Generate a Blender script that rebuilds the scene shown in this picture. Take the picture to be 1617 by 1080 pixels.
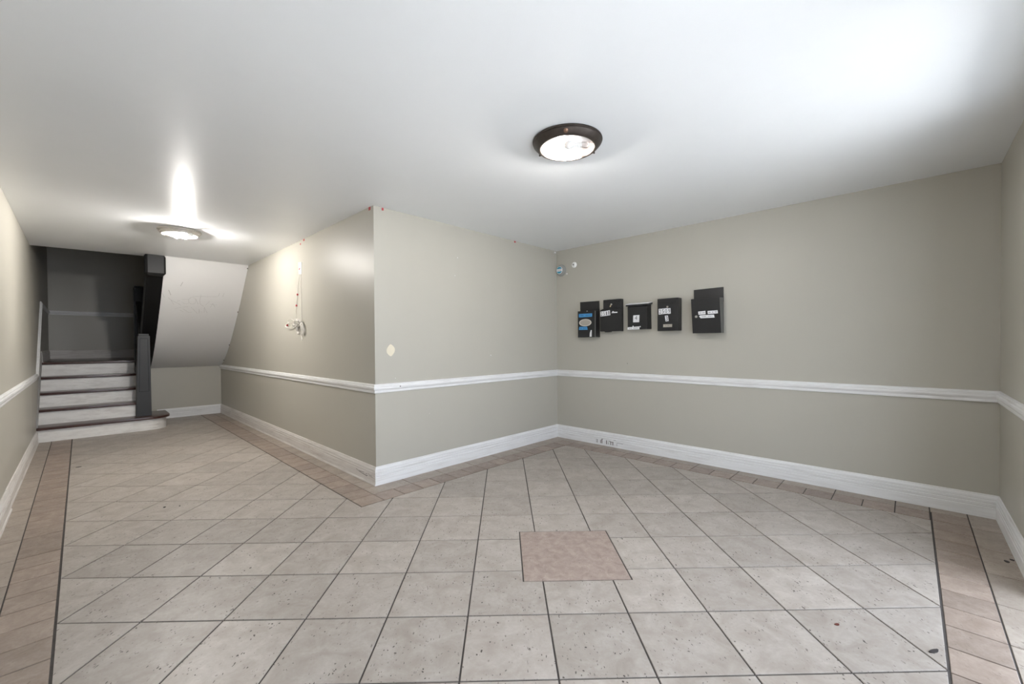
import bpy, bmesh, math, random
from mathutils import Vector, Matrix

random.seed(7)
S = bpy.context.scene
for o in list(bpy.data.objects):
    bpy.data.objects.remove(o)
COL = S.collection

# ------------------------------------------------------------------ camera
H_CAM = 1.2130
cd = bpy.data.cameras.new('camera')
cd.sensor_fit = 'HORIZONTAL'
cd.sensor_width = 36.0
cd.lens = 654.78 / 1617 * 36.0
cd.shift_y = 9.69 / 1617
cd.clip_start = 0.02
cam = bpy.data.objects.new('camera', cd)
R = Vector((0.69288907, -0.72101401, -0.0065982))
U = Vector((0.01267333, 0.00302848, 0.9999151))
F = Vector((0.72093282, 0.69291387, -0.01123605))
m = Matrix((R, U, -F)).transposed().to_4x4()
m.translation = Vector((0, 0, H_CAM))
cam.matrix_world = m
COL.objects.link(cam)
S.camera = cam

# ------------------------------------------------------------------ world, lights, exposure
S.view_settings.view_transform = 'Standard'
S.view_settings.look = 'None'
S.view_settings.gamma = 1.0
S.view_settings.use_curve_mapping = False
S.view_settings.exposure = 0.61

W = bpy.data.worlds.new('world')
S.world = W
W.use_nodes = True
bg = W.node_tree.nodes['Background']
bg.inputs['Color'].default_value = (0.77, 0.86, 1.0, 1)
bg.inputs['Strength'].default_value = 4.1

# the sun stands over the house, so it lights the paving outside the front openings but not the room
sd = bpy.data.lights.new('sun', 'SUN')
sd.energy = 27.0
sd.angle = math.radians(0.6)
sd.color = (0.95, 0.96, 1.0)
so_ = bpy.data.objects.new('sun', sd)
so_.rotation_euler = (math.radians(-32), math.radians(12), 0)
COL.objects.link(so_)

LAMP_ONE_GLOW = 1060.0        # radiance of the lit bulb of each ceiling light
LAMP_TWO_GLOW = 1950.0
LAMP_COLOR = (1.0, 0.96, 0.91)

WT = 0.20                                         # thickness of the front wall
DOOR_X0, DOOR_X1, DOOR_H = 2.05, 3.05, 2.17      # doorway in the front wall, right of the camera
ADDED_DOOR_X0, ADDED_DOOR_X1 = 0.0, 1.40                  # unseen opening added behind the camera to let in more daylight
for a_, b_ in ((DOOR_X0, DOOR_X1), (ADDED_DOOR_X0, ADDED_DOOR_X1)):
    pa = bpy.data.lights.new('doorway_daylight_portal', 'AREA')
    pa.shape = 'RECTANGLE'
    pa.size = b_ - a_
    pa.size_y = DOOR_H
    pa.cycles.is_portal = True
    po = bpy.data.objects.new('doorway_daylight_portal', pa)
    po.location = ((a_ + b_) / 2, -0.436 - WT - 0.02, DOOR_H / 2)
    po.rotation_euler = (math.radians(90), 0, 0)  # -Z looks towards +Y, into the room
    COL.objects.link(po)

# ------------------------------------------------------------------ helpers
def nodes_of(name):
    mt = bpy.data.materials.new(name)
    mt.use_nodes = True
    nt = mt.node_tree
    return mt, nt, nt.nodes['Principled BSDF']

def N(nt, kind, **kw):
    n = nt.nodes.new(kind)
    for k, v in kw.items():
        if k in n.inputs.keys():
            n.inputs[k].default_value = v
        else:
            setattr(n, k, v)
    return n

def L(nt, a, b):
    nt.links.new(a, b)

def mixc(nt, fac, a, b, blend='MIX'):
    n = nt.nodes.new('ShaderNodeMix')
    n.data_type = 'RGBA'
    n.blend_type = blend
    for idx, v in ((0, fac), (6, a), (7, b)):
        if hasattr(v, 'links'):
            L(nt, v, n.inputs[idx])
        else:
            n.inputs[idx].default_value = v if idx == 0 else (*v[:3], 1)
    return n.outputs[2]

def ramp(nt, src, p0, p1, c0=0.0, c1=1.0):
    r = nt.nodes.new('ShaderNodeMapRange')
    r.inputs['From Min'].default_value = p0
    r.inputs['From Max'].default_value = p1
    r.inputs['To Min'].default_value = c0
    r.inputs['To Max'].default_value = c1
    L(nt, src, r.inputs['Value'])
    return r.outputs['Result']

def plain(name, col, rough=0.5, metal=0.0, var=0.06, scale=8.0, bump=0.0, bscale=200.0, coat=0.0, spec=0.5):
    mt, nt, b = nodes_of(name)
    tc = N(nt, 'ShaderNodeTexCoord')
    no = N(nt, 'ShaderNodeTexNoise', Scale=scale, Detail=4.0)
    L(nt, tc.outputs['Object'], no.inputs['Vector'])
    d = tuple(c * (1 - var) for c in col)
    u = tuple(min(1, c * (1 + var)) for c in col)
    L(nt, mixc(nt, no.outputs['Fac'], d, u), b.inputs['Base Color'])
    b.inputs['Roughness'].default_value = rough
    b.inputs['Metallic'].default_value = metal
    b.inputs['Coat Weight'].default_value = coat
    b.inputs['Specular IOR Level'].default_value = spec
    if bump:
        n2 = N(nt, 'ShaderNodeTexNoise', Scale=bscale, Detail=3.0)
        L(nt, tc.outputs['Object'], n2.inputs['Vector'])
        bp = N(nt, 'ShaderNodeBump', Strength=bump, Distance=0.002)
        L(nt, n2.outputs['Fac'], bp.inputs['Height'])
        L(nt, bp.outputs['Normal'], b.inputs['Normal'])
    return mt

def emis(name, col, strength):
    mt, nt, b = nodes_of(name)
    b.inputs['Base Color'].default_value = (*col, 1)
    b.inputs['Emission Color'].default_value = (*col, 1)
    b.inputs['Emission Strength'].default_value = strength
    return mt

def tile_material(name, c_dark, c_light, c_pit, pits=1.0, tint=0.10, mottle=9.0, rough=0.42):
    mt, nt, b = nodes_of(name)
    tc = N(nt, 'ShaderNodeTexCoord')
    oi = N(nt, 'ShaderNodeObjectInfo')
    off = N(nt, 'ShaderNodeVectorMath', operation='SCALE')
    cmb = N(nt, 'ShaderNodeCombineXYZ')
    L(nt, oi.outputs['Random'], cmb.inputs[0])
    rr = N(nt, 'ShaderNodeMath', operation='MULTIPLY'); rr.inputs[1].default_value = 7.31
    L(nt, oi.outputs['Random'], rr.inputs[0])
    L(nt, rr.outputs[0], cmb.inputs[1])
    off.inputs['Scale'].default_value = 37.0
    L(nt, cmb.outputs[0], off.inputs[0])
    add = N(nt, 'ShaderNodeVectorMath', operation='ADD')
    L(nt, tc.outputs['Object'], add.inputs[0]); L(nt, off.outputs[0], add.inputs[1])
    mp = N(nt, 'ShaderNodeMapping')
    mp.inputs['Rotation'].default_value = (0, 0, math.radians(45))
    L(nt, add.outputs[0], mp.inputs['Vector'])
    # mottled glaze
    n1 = N(nt, 'ShaderNodeTexNoise', Scale=mottle, Detail=6.0, Roughness=0.62, Distortion=0.6)
    L(nt, mp.outputs[0], n1.inputs['Vector'])
    n2 = N(nt, 'ShaderNodeTexNoise', Scale=mottle * 6, Detail=5.0, Roughness=0.7)
    L(nt, mp.outputs[0], n2.inputs['Vector'])
    c = mixc(nt, ramp(nt, n1.outputs['Fac'], 0.32, 0.68), c_dark, c_light)
    c = mixc(nt, ramp(nt, n2.outputs['Fac'], 0.35, 0.75, 0.0, 0.5), c, c_dark)
    # per tile tone
    tone = ramp(nt, oi.outputs['Random'], 0, 1, 1 - tint, 1 + tint * 0.6)
    hs = N(nt, 'ShaderNodeHueSaturation')
    L(nt, c, hs.inputs['Color']); L(nt, tone, hs.inputs['Value'])
    c = hs.outputs['Color']
    # travertine-like pits: short dark dashes in clusters
    mp2 = N(nt, 'ShaderNodeMapping')
    mp2.inputs['Scale'].default_value = (1.0, 0.33, 1.0)
    L(nt, mp.outputs[0], mp2.inputs['Vector'])
    nd = N(nt, 'ShaderNodeTexNoise', Scale=30.0, Detail=2.0)
    L(nt, mp.outputs[0], nd.inputs['Vector'])
    dm = N(nt, 'ShaderNodeVectorMath', operation='MULTIPLY_ADD')
    L(nt, nd.outputs['Color'], dm.inputs[0])
    dm.inputs[1].default_value = (0.018, 0.012, 0)
    L(nt, mp2.outputs[0], dm.inputs[2])
    vo = N(nt, 'ShaderNodeTexVoronoi', Scale=125.0)
    L(nt, dm.outputs[0], vo.inputs['Vector'])
    sep = N(nt, 'ShaderNodeSeparateColor'); L(nt, vo.outputs['Color'], sep.inputs[0])
    nc = N(nt, 'ShaderNodeTexNoise', Scale=11.0, Detail=3.0)
    L(nt, add.outputs[0], nc.inputs['Vector'])
    clus = ramp(nt, nc.outputs['Fac'], 0.42, 0.58, 0.0, pits)
    def pit_layer(vor, lo, size):
        sp_ = N(nt, 'ShaderNodeSeparateColor'); L(nt, vor.outputs['Color'], sp_.inputs[0])
        rad = ramp(nt, sp_.outputs[0], lo, 1.0, 0.0, size)
        sub = N(nt, 'ShaderNodeMath', operation='SUBTRACT')
        L(nt, rad, sub.inputs[0]); L(nt, vor.outputs['Distance'], sub.inputs[1])
        pit = ramp(nt, sub.outputs[0], -0.015, 0.045)
        pm_ = N(nt, 'ShaderNodeMath', operation='MULTIPLY'); L(nt, pit, pm_.inputs[0]); L(nt, clus, pm_.inputs[1])
        return pm_.outputs[0]
    vo2 = N(nt, 'ShaderNodeTexVoronoi', Scale=150.0)
    mp3 = N(nt, 'ShaderNodeMapping'); mp3.inputs['Scale'].default_value = (0.42, 1.0, 1.0); mp3.inputs['Location'].default_value = (3.3, 1.7, 0)
    L(nt, dm.outputs[0], mp3.inputs['Vector']); L(nt, mp3.outputs[0], vo2.inputs['Vector'])
    pm = N(nt, 'ShaderNodeMath', operation='MAXIMUM')
    L(nt, pit_layer(vo, 0.25, 0.27), pm.inputs[0]); L(nt, pit_layer(vo2, 0.35, 0.26), pm.inputs[1])
    c = mixc(nt, pm.outputs[0], c, c_pit)
    L(nt, c, b.inputs['Base Color'])
    L(nt, ramp(nt, n2.outputs['Fac'], 0.3, 0.7, rough - 0.07, rough + 0.1), b.inputs['Roughness'])
    bp = N(nt, 'ShaderNodeBump', Strength=0.35, Distance=0.002)
    hsum = N(nt, 'ShaderNodeMath', operation='SUBTRACT')
    L(nt, n1.outputs['Fac'], hsum.inputs[0]); L(nt, pm.outputs[0], hsum.inputs[1])
    L(nt, hsum.outputs[0], bp.inputs['Height'])
    L(nt, bp.outputs['Normal'], b.inputs['Normal'])
    return mt

def paint_wall(name, col, rough=0.42, spec=0.5):
    mt, nt, b = nodes_of(name)
    tc = N(nt, 'ShaderNodeTexCoord')
    n1 = N(nt, 'ShaderNodeTexNoise', Scale=1.3, Detail=4.0)
    L(nt, tc.outputs['Object'], n1.inputs['Vector'])
    n2 = N(nt, 'ShaderNodeTexNoise', Scale=170.0, Detail=3.0)
    L(nt, tc.outputs['Object'], n2.inputs['Vector'])
    n3 = N(nt, 'ShaderNodeTexNoise', Scale=3.0, Detail=5.0)
    mp = N(nt, 'ShaderNodeMapping'); mp.inputs['Scale'].default_value = (4, 4, 0.35)
    L(nt, tc.outputs['Object'], mp.inputs['Vector']); L(nt, mp.outputs[0], n3.inputs['Vector'])
    c = mixc(nt, n1.outputs['Fac'], tuple(x * 0.96 for x in col), tuple(x * 1.04 for x in col))
    c = mixc(nt, ramp(nt, n3.outputs['Fac'], 0.5, 0.8, 0, 0.04), c, tuple(x * 0.8 for x in col))
    L(nt, c, b.inputs['Base Color'])
    b.inputs['Specular IOR Level'].default_value = spec
    L(nt, ramp(nt, n1.outputs['Fac'], 0.3, 0.7, rough - 0.03, rough + 0.03), b.inputs['Roughness'])
    bp = N(nt, 'ShaderNodeBump', Strength=0.12, Distance=0.0015)
    L(nt, n2.outputs['Fac'], bp.inputs['Height'])
    L(nt, bp.outputs['Normal'], b.inputs['Normal'])
    return mt

def scuffed_white(name, col, dirt, amount=0.5, stretch=(6, 6, 40)):
    mt, nt, b = nodes_of(name)
    tc = N(nt, 'ShaderNodeTexCoord')
    mp = N(nt, 'ShaderNodeMapping'); mp.inputs['Scale'].default_value = stretch
    L(nt, tc.outputs['Object'], mp.inputs['Vector'])
    n1 = N(nt, 'ShaderNodeTexNoise', Scale=1.0, Detail=7.0, Roughness=0.7)
    L(nt, mp.outputs[0], n1.inputs['Vector'])
    n2 = N(nt, 'ShaderNodeTexNoise', Scale=2.3, Detail=3.0)
    L(nt, tc.outputs['Object'], n2.inputs['Vector'])
    fac = N(nt, 'ShaderNodeMath', operation='MULTIPLY')
    L(nt, ramp(nt, n1.outputs['Fac'], 0.45, 0.72), fac.inputs[0])
    L(nt, ramp(nt, n2.outputs['Fac'], 0.3, 0.7, 0.2, amount), fac.inputs[1])
    L(nt, mixc(nt, fac.outputs[0], col, dirt), b.inputs['Base Color'])
    b.inputs['Roughness'].default_value = 0.4
    bp = N(nt, 'ShaderNodeBump', Strength=0.15, Distance=0.002)
    L(nt, n1.outputs['Fac'], bp.inputs['Height']); L(nt, bp.outputs['Normal'], b.inputs['Normal'])
    return mt

# ---- materials
M = {}
WALLC = (0.458, 0.438, 0.382)
M['wall'] = paint_wall('wall_paint', WALLC, 0.42, 0.36)
M['wall_stair'] = paint_wall('stairwell_tone', (0.44, 0.42, 0.37), 0.45)
M['ceiling'] = paint_wall('ceiling_paint', (0.845, 0.86, 0.875), 0.33)
M['soffit'] = paint_wall('soffit_paint', (0.78, 0.77, 0.76), 0.38)
M['trim'] = scuffed_white('trim_paint', (0.80, 0.80, 0.80), (0.42, 0.39, 0.36), 0.55, (3, 3, 60))
M['base_dirty'] = scuffed_white('dirty_base_paint', (0.72, 0.69, 0.66), (0.34, 0.28, 0.24), 0.85, (3, 3, 60))
M['riser'] = scuffed_white('riser_paint', (0.78, 0.76, 0.73), (0.35, 0.31, 0.28), 0.7, (5, 5, 25))
M['grout'] = plain('grout', (0.07, 0.062, 0.057), 0.9, var=0.35, scale=30)
M['tile'] = tile_material('field_tile', (0.335, 0.293, 0.255), (0.465, 0.427, 0.388), (0.06, 0.048, 0.04), 1.0)
M['listello'] = tile_material('listello_tile', (0.265, 0.206, 0.167), (0.395, 0.322, 0.272), (0.12, 0.09, 0.07), 0.55, 0.16, 12)
M['edge'] = tile_material('edge_tile', (0.30, 0.252, 0.210), (0.42, 0.365, 0.312), (0.11, 0.085, 0.07), 0.8, 0.10)
M['brown'] = tile_material('brown_tile', (0.27, 0.205, 0.175), (0.43, 0.352, 0.310), (0.13, 0.09, 0.075), 0.6, 0.02, 20)
M['tread'] = plain('dark_mahogany', (0.052, 0.020, 0.015), 0.28, var=0.4, scale=14, coat=0.2)
M['black'] = plain('black_stair_paint', (0.005, 0.005, 0.0055), 0.36, var=0.2, bump=0.1, spec=0.22)
M['char'] = plain('charcoal_stair_paint', (0.0185, 0.0185, 0.019), 0.5, var=0.12, bump=0.1)
M['drop'] = plain('charcoal_drop_paint', (0.009, 0.009, 0.0095), 0.55, var=0.12, bump=0.1, spec=0.3)
M['skirt'] = plain('grey_skirt_paint', (0.34, 0.33, 0.32), 0.45)
M['box'] = plain('black_powder_coat', (0.013, 0.013, 0.014), 0.42, var=0.15, bump=0.08, bscale=500)
M['box_side'] = plain('grey_side', (0.10, 0.10, 0.095), 0.4, var=0.1)  # lighter grey than the black box fronts
M['label'] = plain('white_label', (0.78, 0.78, 0.79), 0.5, var=0.06, scale=60)
M['blue'] = plain('blue_tape', (0.06, 0.27, 0.55), 0.5, var=0.08, scale=60)
M['ink'] = plain('black_ink', (0.015, 0.015, 0.018), 0.5)
M['greyink'] = plain('faded_ink', (0.20, 0.20, 0.21), 0.6)
M['darkink'] = plain('grey_print', (0.07, 0.07, 0.075), 0.6)
M['blueink'] = plain('dark_blue_ink', (0.03, 0.10, 0.20), 0.6)
M['nickel'] = plain('brushed_nickel', (0.62, 0.60, 0.57), 0.3, 1.0)
M['brass'] = plain('brass', (0.70, 0.58, 0.38), 0.35, 0.6)
M['plaque'] = plain('stone_plaque', (0.40, 0.36, 0.31), 0.5)
M['plaque_rim'] = plain('plaque_rim', (0.66, 0.62, 0.55), 0.4)
M['plastic'] = plain('white_plastic', (0.82, 0.82, 0.81), 0.35)
M['cable'] = plain('cable_jacket', (0.68, 0.65, 0.60), 0.4)
M['red'] = plain('red_tape', (0.42, 0.03, 0.04), 0.5)
M['bronze'] = plain('aged_bronze', (0.060, 0.048, 0.041), 0.42, 0.5, var=0.35, scale=40)
M['copper'] = plain('worn_copper', (0.22, 0.13, 0.09), 0.4, 0.7)
M['reflector'] = plain('reflector_metal', (0.36, 0.36, 0.38), 0.35, 1.0)
M['whitepan'] = plain('white_enamel', (0.80, 0.80, 0.80), 0.35)
M['lampring'] = plain('pale_nickel_ring', (0.60, 0.57, 0.53), 0.32, 0.4)
M['bulb_one'] = emis('lit_bulb_one', LAMP_COLOR, LAMP_ONE_GLOW)
M['bulb_two'] = emis('lit_bulb_two', LAMP_COLOR, LAMP_TWO_GLOW)
M['porcelain'] = plain('porcelain_socket', (0.75, 0.75, 0.74), 0.3)
M['patch'] = plain('cream_filler', (0.72, 0.66, 0.52), 0.6)
M['pencil'] = plain('pencil_mark', (0.17, 0.155, 0.145), 0.7)
M['scratch'] = plain('faint_scratch', (0.34, 0.32, 0.30), 0.7)
M['chip'] = plain('dark_chip', (0.035, 0.03, 0.03), 0.6)
M['redchip'] = plain('rust_chip', (0.12, 0.03, 0.02), 0.6)
M['concrete'] = plain('outdoor_concrete', (0.68, 0.68, 0.66), 0.8, scale=2)
M['meter_grey'] = plain('grey_plastic', (0.30, 0.30, 0.285), 0.4)
M['teal'] = plain('teal_print', (0.05, 0.33, 0.48), 0.45)

# ------------------------------------------------------------------ mesh builder
class MB:
    def __init__(s):
        s.v = []; s.f = []
    def add(s, vs, fs):
        o = len(s.v)
        s.v += [tuple(v) for v in vs]
        s.f += [tuple(i + o for i in f) for f in fs]
        return s
    def box(s, x0, x1, y0, y1, z0, z1):
        return s.hexa([(x0, y0, z0), (x1, y0, z0), (x1, y1, z0), (x0, y1, z0)],
                      [(x0, y0, z1), (x1, y0, z1), (x1, y1, z1), (x0, y1, z1)])
    def hexa(s, a, b):
        n = len(a)
        fs = [tuple(range(n))[::-1], tuple(range(n, 2 * n))]
        fs += [(i, (i + 1) % n, n + (i + 1) % n, n + i) for i in range(n)]
        return s.add(list(a) + list(b), fs)
    def prism(s, poly, z0, z1):
        return s.hexa([(x, y, z0) for x, y in poly], [(x, y, z1) for x, y in poly])
    def cham(s, poly, z0, z1, c):
        ins = inset(poly, c)
        n = len(poly)
        if ins is None or len(ins) != n:
            return s.prism(poly, z0, z1)
        vs = [(x, y, z0) for x, y in poly] + [(x, y, z1 - c * 0.6) for x, y in poly] + [(x, y, z1) for x, y in ins]
        fs = [tuple(range(2 * n, 3 * n))]
        for r in (0, n):
            fs += [(r + i, r + (i + 1) % n, r + n + (i + 1) % n, r + n + i) for i in range(n)]
        return s.add(vs, fs)
    def rings(s, rs, closed=False, caps=True):
        n = len(rs[0])
        vs = [p for r in rs for p in r]
        fs = []
        k = len(rs)
        for j in range(k if closed else k - 1):
            a = j * n; b = ((j + 1) % k) * n
            fs += [(a + i, a + (i + 1) % n, b + (i + 1) % n, b + i) for i in range(n)]
        if caps and not closed:
            fs += [tuple(range(n))[::-1], tuple(range((k - 1) * n, k * n))]
        return s.add(vs, fs)
    def lathe(s, prof, c, axis='z', n=40, caps=True):
        rs = []
        for r, h in prof:
            ring = []
            for i in range(n):
                a = 2 * math.pi * i / n
                ca, sa = r * math.cos(a), r * math.sin(a)
                if axis == 'z': ring.append((c[0] + ca, c[1] + sa, c[2] + h))
                elif axis == 'x': ring.append((c[0] + h, c[1] + ca, c[2] + sa))
                else: ring.append((c[0] + ca, c[1] + h, c[2] + sa))
            rs.append(ring)
        return s.rings(rs, caps=caps)
    def lathe_dir(s, prof, c, d, n=24):
        d = Vector(d).normalized()
        a = d.orthogonal().normalized(); b = d.cross(a)
        rs = []
        for r, h in prof:
            rs.append([tuple(Vector(c) + d * h + a * r * math.cos(2 * math.pi * i / n) + b * r * math.sin(2 * math.pi * i / n)) for i in range(n)])
        return s.rings(rs)
    def tube(s, pts, r, n=8):
        P = [Vector(p) for p in pts]
        rs = []
        up = Vector((0.3, 0.2, 0.93))
        for i, p in enumerate(P):
            t = (P[min(i + 1, len(P) - 1)] - P[max(i - 1, 0)]).normalized()
            a = t.cross(up)
            if a.length < 1e-3: a = t.orthogonal()
            a.normalize(); b = t.cross(a)
            rs.append([tuple(p + (a * math.cos(2 * math.pi * k / n) + b * math.sin(2 * math.pi * k / n)) * r) for k in range(n)])
        return s.rings(rs)
    def plate(s, quad, x, th):
        """flat plate on a plane X = x facing -X; quad of (Y, Z)"""
        return s.hexa([(x, y, z) for y, z in quad], [(x - th, y, z) for y, z in quad])
    def build(s, name, mat, parent=None, bev=0.0, smooth=False, seg=2):
        off = Vector((0, 0, 0))
        p = parent
        while p is not None:
            off += p.location
            p = p.parent
        me = bpy.data.meshes.new(name)
        me.from_pydata([tuple(Vector(v) - off) for v in s.v], [], s.f)
        bm = bmesh.new(); bm.from_mesh(me)
        if bev:
            bmesh.ops.bevel(bm, geom=list(bm.edges), offset=bev, segments=seg, profile=0.6, affect='EDGES', clamp_overlap=True)
        bmesh.ops.recalc_face_normals(bm, faces=bm.faces)
        bm.to_mesh(me); bm.free()
        if smooth:
            for q in me.polygons: q.use_smooth = True
            try: me.set_sharp_from_angle(angle=math.radians(38))
            except Exception: pass
        me.materials.append(mat)
        o = bpy.data.objects.new(name, me)
        COL.objects.link(o)
        if parent is not None: o.parent = parent
        return o

def inset(poly, d):
    n = len(poly)
    out = []
    for i in range(n):
        p0, p1, p2 = Vector(poly[i - 1]), Vector(poly[i]), Vector(poly[(i + 1) % n])
        e1, e2 = (p1 - p0), (p2 - p1)
        if e1.length < 3 * d or e2.length < 3 * d: return None
        e1.normalize(); e2.normalize()
        n1, n2 = Vector((-e1.y, e1.x)), Vector((-e2.y, e2.x))
        k = 1 + n1.dot(n2)
        if k < 0.15: return None
        out.append(tuple(p1 + (n1 + n2) * d / k))
    return out

def clip(poly, nx, ny, c):
    """keep nx*x + ny*y <= c"""
    out = []
    n = len(poly)
    for i in range(n):
        a, b = poly[i], poly[(i + 1) % n]
        da, db = nx * a[0] + ny * a[1] - c, nx * b[0] + ny * b[1] - c
        if da <= 0: out.append(a)
        if da * db < 0:
            t = da / (da - db)
            out.append((a[0] + (b[0] - a[0]) * t, a[1] + (b[1] - a[1]) * t))
    return out

def area(p):
    return 0.5 * sum(p[i - 1][0] * p[i][1] - p[i][0] * p[i - 1][1] for i in range(len(p))) if len(p) > 2 else 0

def tag(o, label=None, cat=None, group=None, kind=None):
    if label: o['label'] = label
    if cat: o['category'] = cat
    if group: o['group'] = group
    if kind: o['kind'] = kind
    return o

def empty(name, loc, label, cat, group=None):
    o = bpy.data.objects.new(name, None)
    o.empty_display_size = 0.05
    o.location = loc
    COL.objects.link(o)
    return tag(o, label, cat, group)

def struct(o):
    o['kind'] = 'structure'
    return o

def spline(pts, k=6):
    P = [Vector(p) for p in pts]
    out = []
    for i in range(len(P) - 1):
        p0, p1, p2, p3 = P[max(i - 1, 0)], P[i], P[i + 1], P[min(i + 2, len(P) - 1)]
        for j in range(k):
            t = j / k
            out.append(0.5 * ((2 * p1) + (p2 - p0) * t + (2 * p0 - 5 * p1 + 4 * p2 - p3) * t * t + (3 * p1 - p0 - 3 * p2 + p3) * t ** 3))
    out.append(P[-1])
    return out

_glyph = {}
def text_mesh(txt):
    if txt in _glyph: return _glyph[txt]
    cu = bpy.data.curves.new('t', 'FONT')
    cu.body = txt
    cu.resolution_u = 3
    ob = bpy.data.objects.new('t', cu)
    COL.objects.link(ob)
    bpy.context.view_layer.update()
    dg = bpy.context.evaluated_depsgraph_get()
    me = ob.evaluated_get(dg).to_mesh()
    vs = [(v.co.x, v.co.y) for v in me.vertices]
    fs = [tuple(p.vertices) for p in me.polygons]
    ob.evaluated_get(dg).to_mesh_clear()
    bpy.data.objects.remove(ob)
    x0, x1 = min(v[0] for v in vs), max(v[0] for v in vs)
    y0, y1 = min(v[1] for v in vs), max(v[1] for v in vs)
    _glyph[txt] = ([((x - x0) / (x1 - x0), (y - y0) / (y1 - y0)) for x, y in vs], fs)
    return _glyph[txt]

def text_on(quad, x, txt, mx=0.14, my=0.14, name='digit', mat=None, parent=None):
    """text mapped into a quad (TL, TR, BR, BL of (Y, Z)) on plane X = x"""
    vs, fs = text_mesh(txt)
    TL, TR, BR, BL = [Vector(q) for q in quad]
    b = MB()
    out = []
    for u, v in vs:
        u = mx + u * (1 - 2 * mx); v = my + v * (1 - 2 * my)
        top = TL.lerp(TR, u); bot = BL.lerp(BR, u)
        p = bot.lerp(top, v)
        out.append((x, p.x, p.y))
    b.add(out, fs)
    return b.build(name, mat or M['ink'], parent)

# ------------------------------------------------------------------ dimensions
XL, XB, YB, XM, YR, HC = -0.397, 1.747, 3.309, 4.287, -0.436, 2.40
YFAR = 8.962           # low wall under the stair soffit
YBACK = 11.2           # back wall of the landing
LAND = 0.985           # landing level
TOP = 4.2              # top of the stairwell

# ------------------------------------------------------------------ walls
def wbox(name, a, mat):
    return struct(MB().box(*a).build(name, mat))

# left wall, wall tone up to the stairwell, then a slightly darker tone
wl = MB().box(XL - 0.12, XL, YR - WT, 7.33, -0.05, TOP).build('wall_left', M['wall']); struct(wl)
wl2 = MB().box(XL - 0.12, XL, 7.33, YBACK + 0.12, -0.05, TOP).build('wall_stairwell', M['wall_stair']); struct(wl2)
wbk = MB().box(XL, XB + 0.12, YBACK, YBACK + 0.12, -0.05, TOP).build('wall_back', M['wall_stair']); struct(wbk)
# projecting block: long side and short face
wmid = MB().box(XB, XB + 0.12, YB + 0.12, YBACK, -0.05, TOP).build('wall_middle', M['wall']); struct(wmid)
win = MB().box(XB, XM, YB, YB + 0.12, -0.05, HC).build('wall_inner', M['wall']); struct(win)
wr = MB().box(XM, XM + 0.12, YR - WT, YB + 0.12, -0.05, HC).build('wall_right', M['wall']); struct(wr)
# front wall with its doorway and the added daylight opening
wf = MB()
wf.box(XL, ADDED_DOOR_X0, YR - WT, YR, -0.05, HC)
wf.box(ADDED_DOOR_X1, DOOR_X0, YR - WT, YR, -0.05, HC)
wf.box(ADDED_DOOR_X0, ADDED_DOOR_X1, YR - WT, YR, DOOR_H, HC)
wf.box(DOOR_X1, XM, YR - WT, YR, -0.05, HC)
wf.box(DOOR_X0, DOOR_X1, YR - WT, YR, DOOR_H, HC)
struct(wf.build('wall_front', M['wall']))
# low wall under the sloped soffit
wu = MB().box(0.74, XB, YFAR, YFAR + 0.12, -0.05, 0.853).build('wall_under_stairs', M['wall']); struct(wu)
# stairwell upper front wall (above the lower ceiling) and its top
struct(MB().box(XL, XB, 6.6, 6.72, HC + 0.25, TOP).build('wall_upper', M['wall_stair']))

# ------------------------------------------------------------------ ceilings
ce = MB()
ce.prism([(XL - 0.02, YR - WT), (XM + 0.02, YR - WT), (XM + 0.02, YB + 0.05), (XB + 0.05, YB + 0.05), (XB + 0.05, 7.115), (0.80, 7.14), (0.80, 7.27), (XL - 0.02, 7.42)], HC, HC + 0.25)
struct(ce.build('ceiling', M['ceiling']))
struct(MB().box(XL, XB, 6.6, YBACK + 0.1, TOP, TOP + 0.1).build('ceiling_stairwell', M['wall_stair']))

SOFF = [(7.10, 2.405), (7.30, 2.19), (7.61, 1.85), (8.0, 1.48), (8.24, 1.268), (8.5, 1.075), (8.75, 0.93), (8.962, 0.850)]
def soff_z(y):
    for (a, b), (c, d) in zip(SOFF, SOFF[1:]):
        if a <= y <= c: return b + (d - b) * (y - a) / (c - a)
    return SOFF[-1][1] if y > SOFF[-1][0] else SOFF[0][1]
so = MB()
ring = []
for x in (0.775, XB + 0.01):
    ring.append([(x, y, z) for y, z in SOFF] + [(x, y + 0.10, z + 0.16) for y, z in reversed(SOFF)])
so.rings(ring)
sof = so.build('ceiling_slope', M['soffit'], smooth=True); struct(sof)

# ------------------------------------------------------------------ floor: grout bed and tiles
fl = MB().box(XL - 0.1, XM + 0.1, YR - WT, YBACK, -0.06, -0.0045).build('floor', M['grout']); struct(fl)
TS = 0.35904
TU0, TV0, TTH = -0.16975, 2.19838, -0.78644
E1 = (math.cos(TTH), math.sin(TTH)); E2 = (-math.sin(TTH), math.cos(TTH))
def G(i, j):
    u, v = TU0 + i * TS, TV0 + j * TS
    return (E1[0] * u + E2[0] * v, E1[1] * u + E2[1] * v)
g = 0.0037
FX0, FX1, FY0, FYI, FXI = -0.090 + g, 3.973 - g, -0.105 + g, 2.950 - g, 1.439 - g
FY1 = 8.944
BH = 0.766             # half size of the big brown tile in cells
gc = g / TS
def cellpoly(i0, i1, j0, j1):
    return [G(i0, j0), G(i1, j0), G(i1, j1), G(i0, j1)]
def place(polys, mat, name='tile', z=0.0):
    mb = MB()
    ok = False
    for p in polys:
        if area(p) > 2e-4:
            ok = True
            mb.cham(p, -0.006, z, 0.0016) if len(polys) == 1 else mb.prism(p, -0.006, z)
    if ok:
        return mb.build(name, mat, fl)

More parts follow.
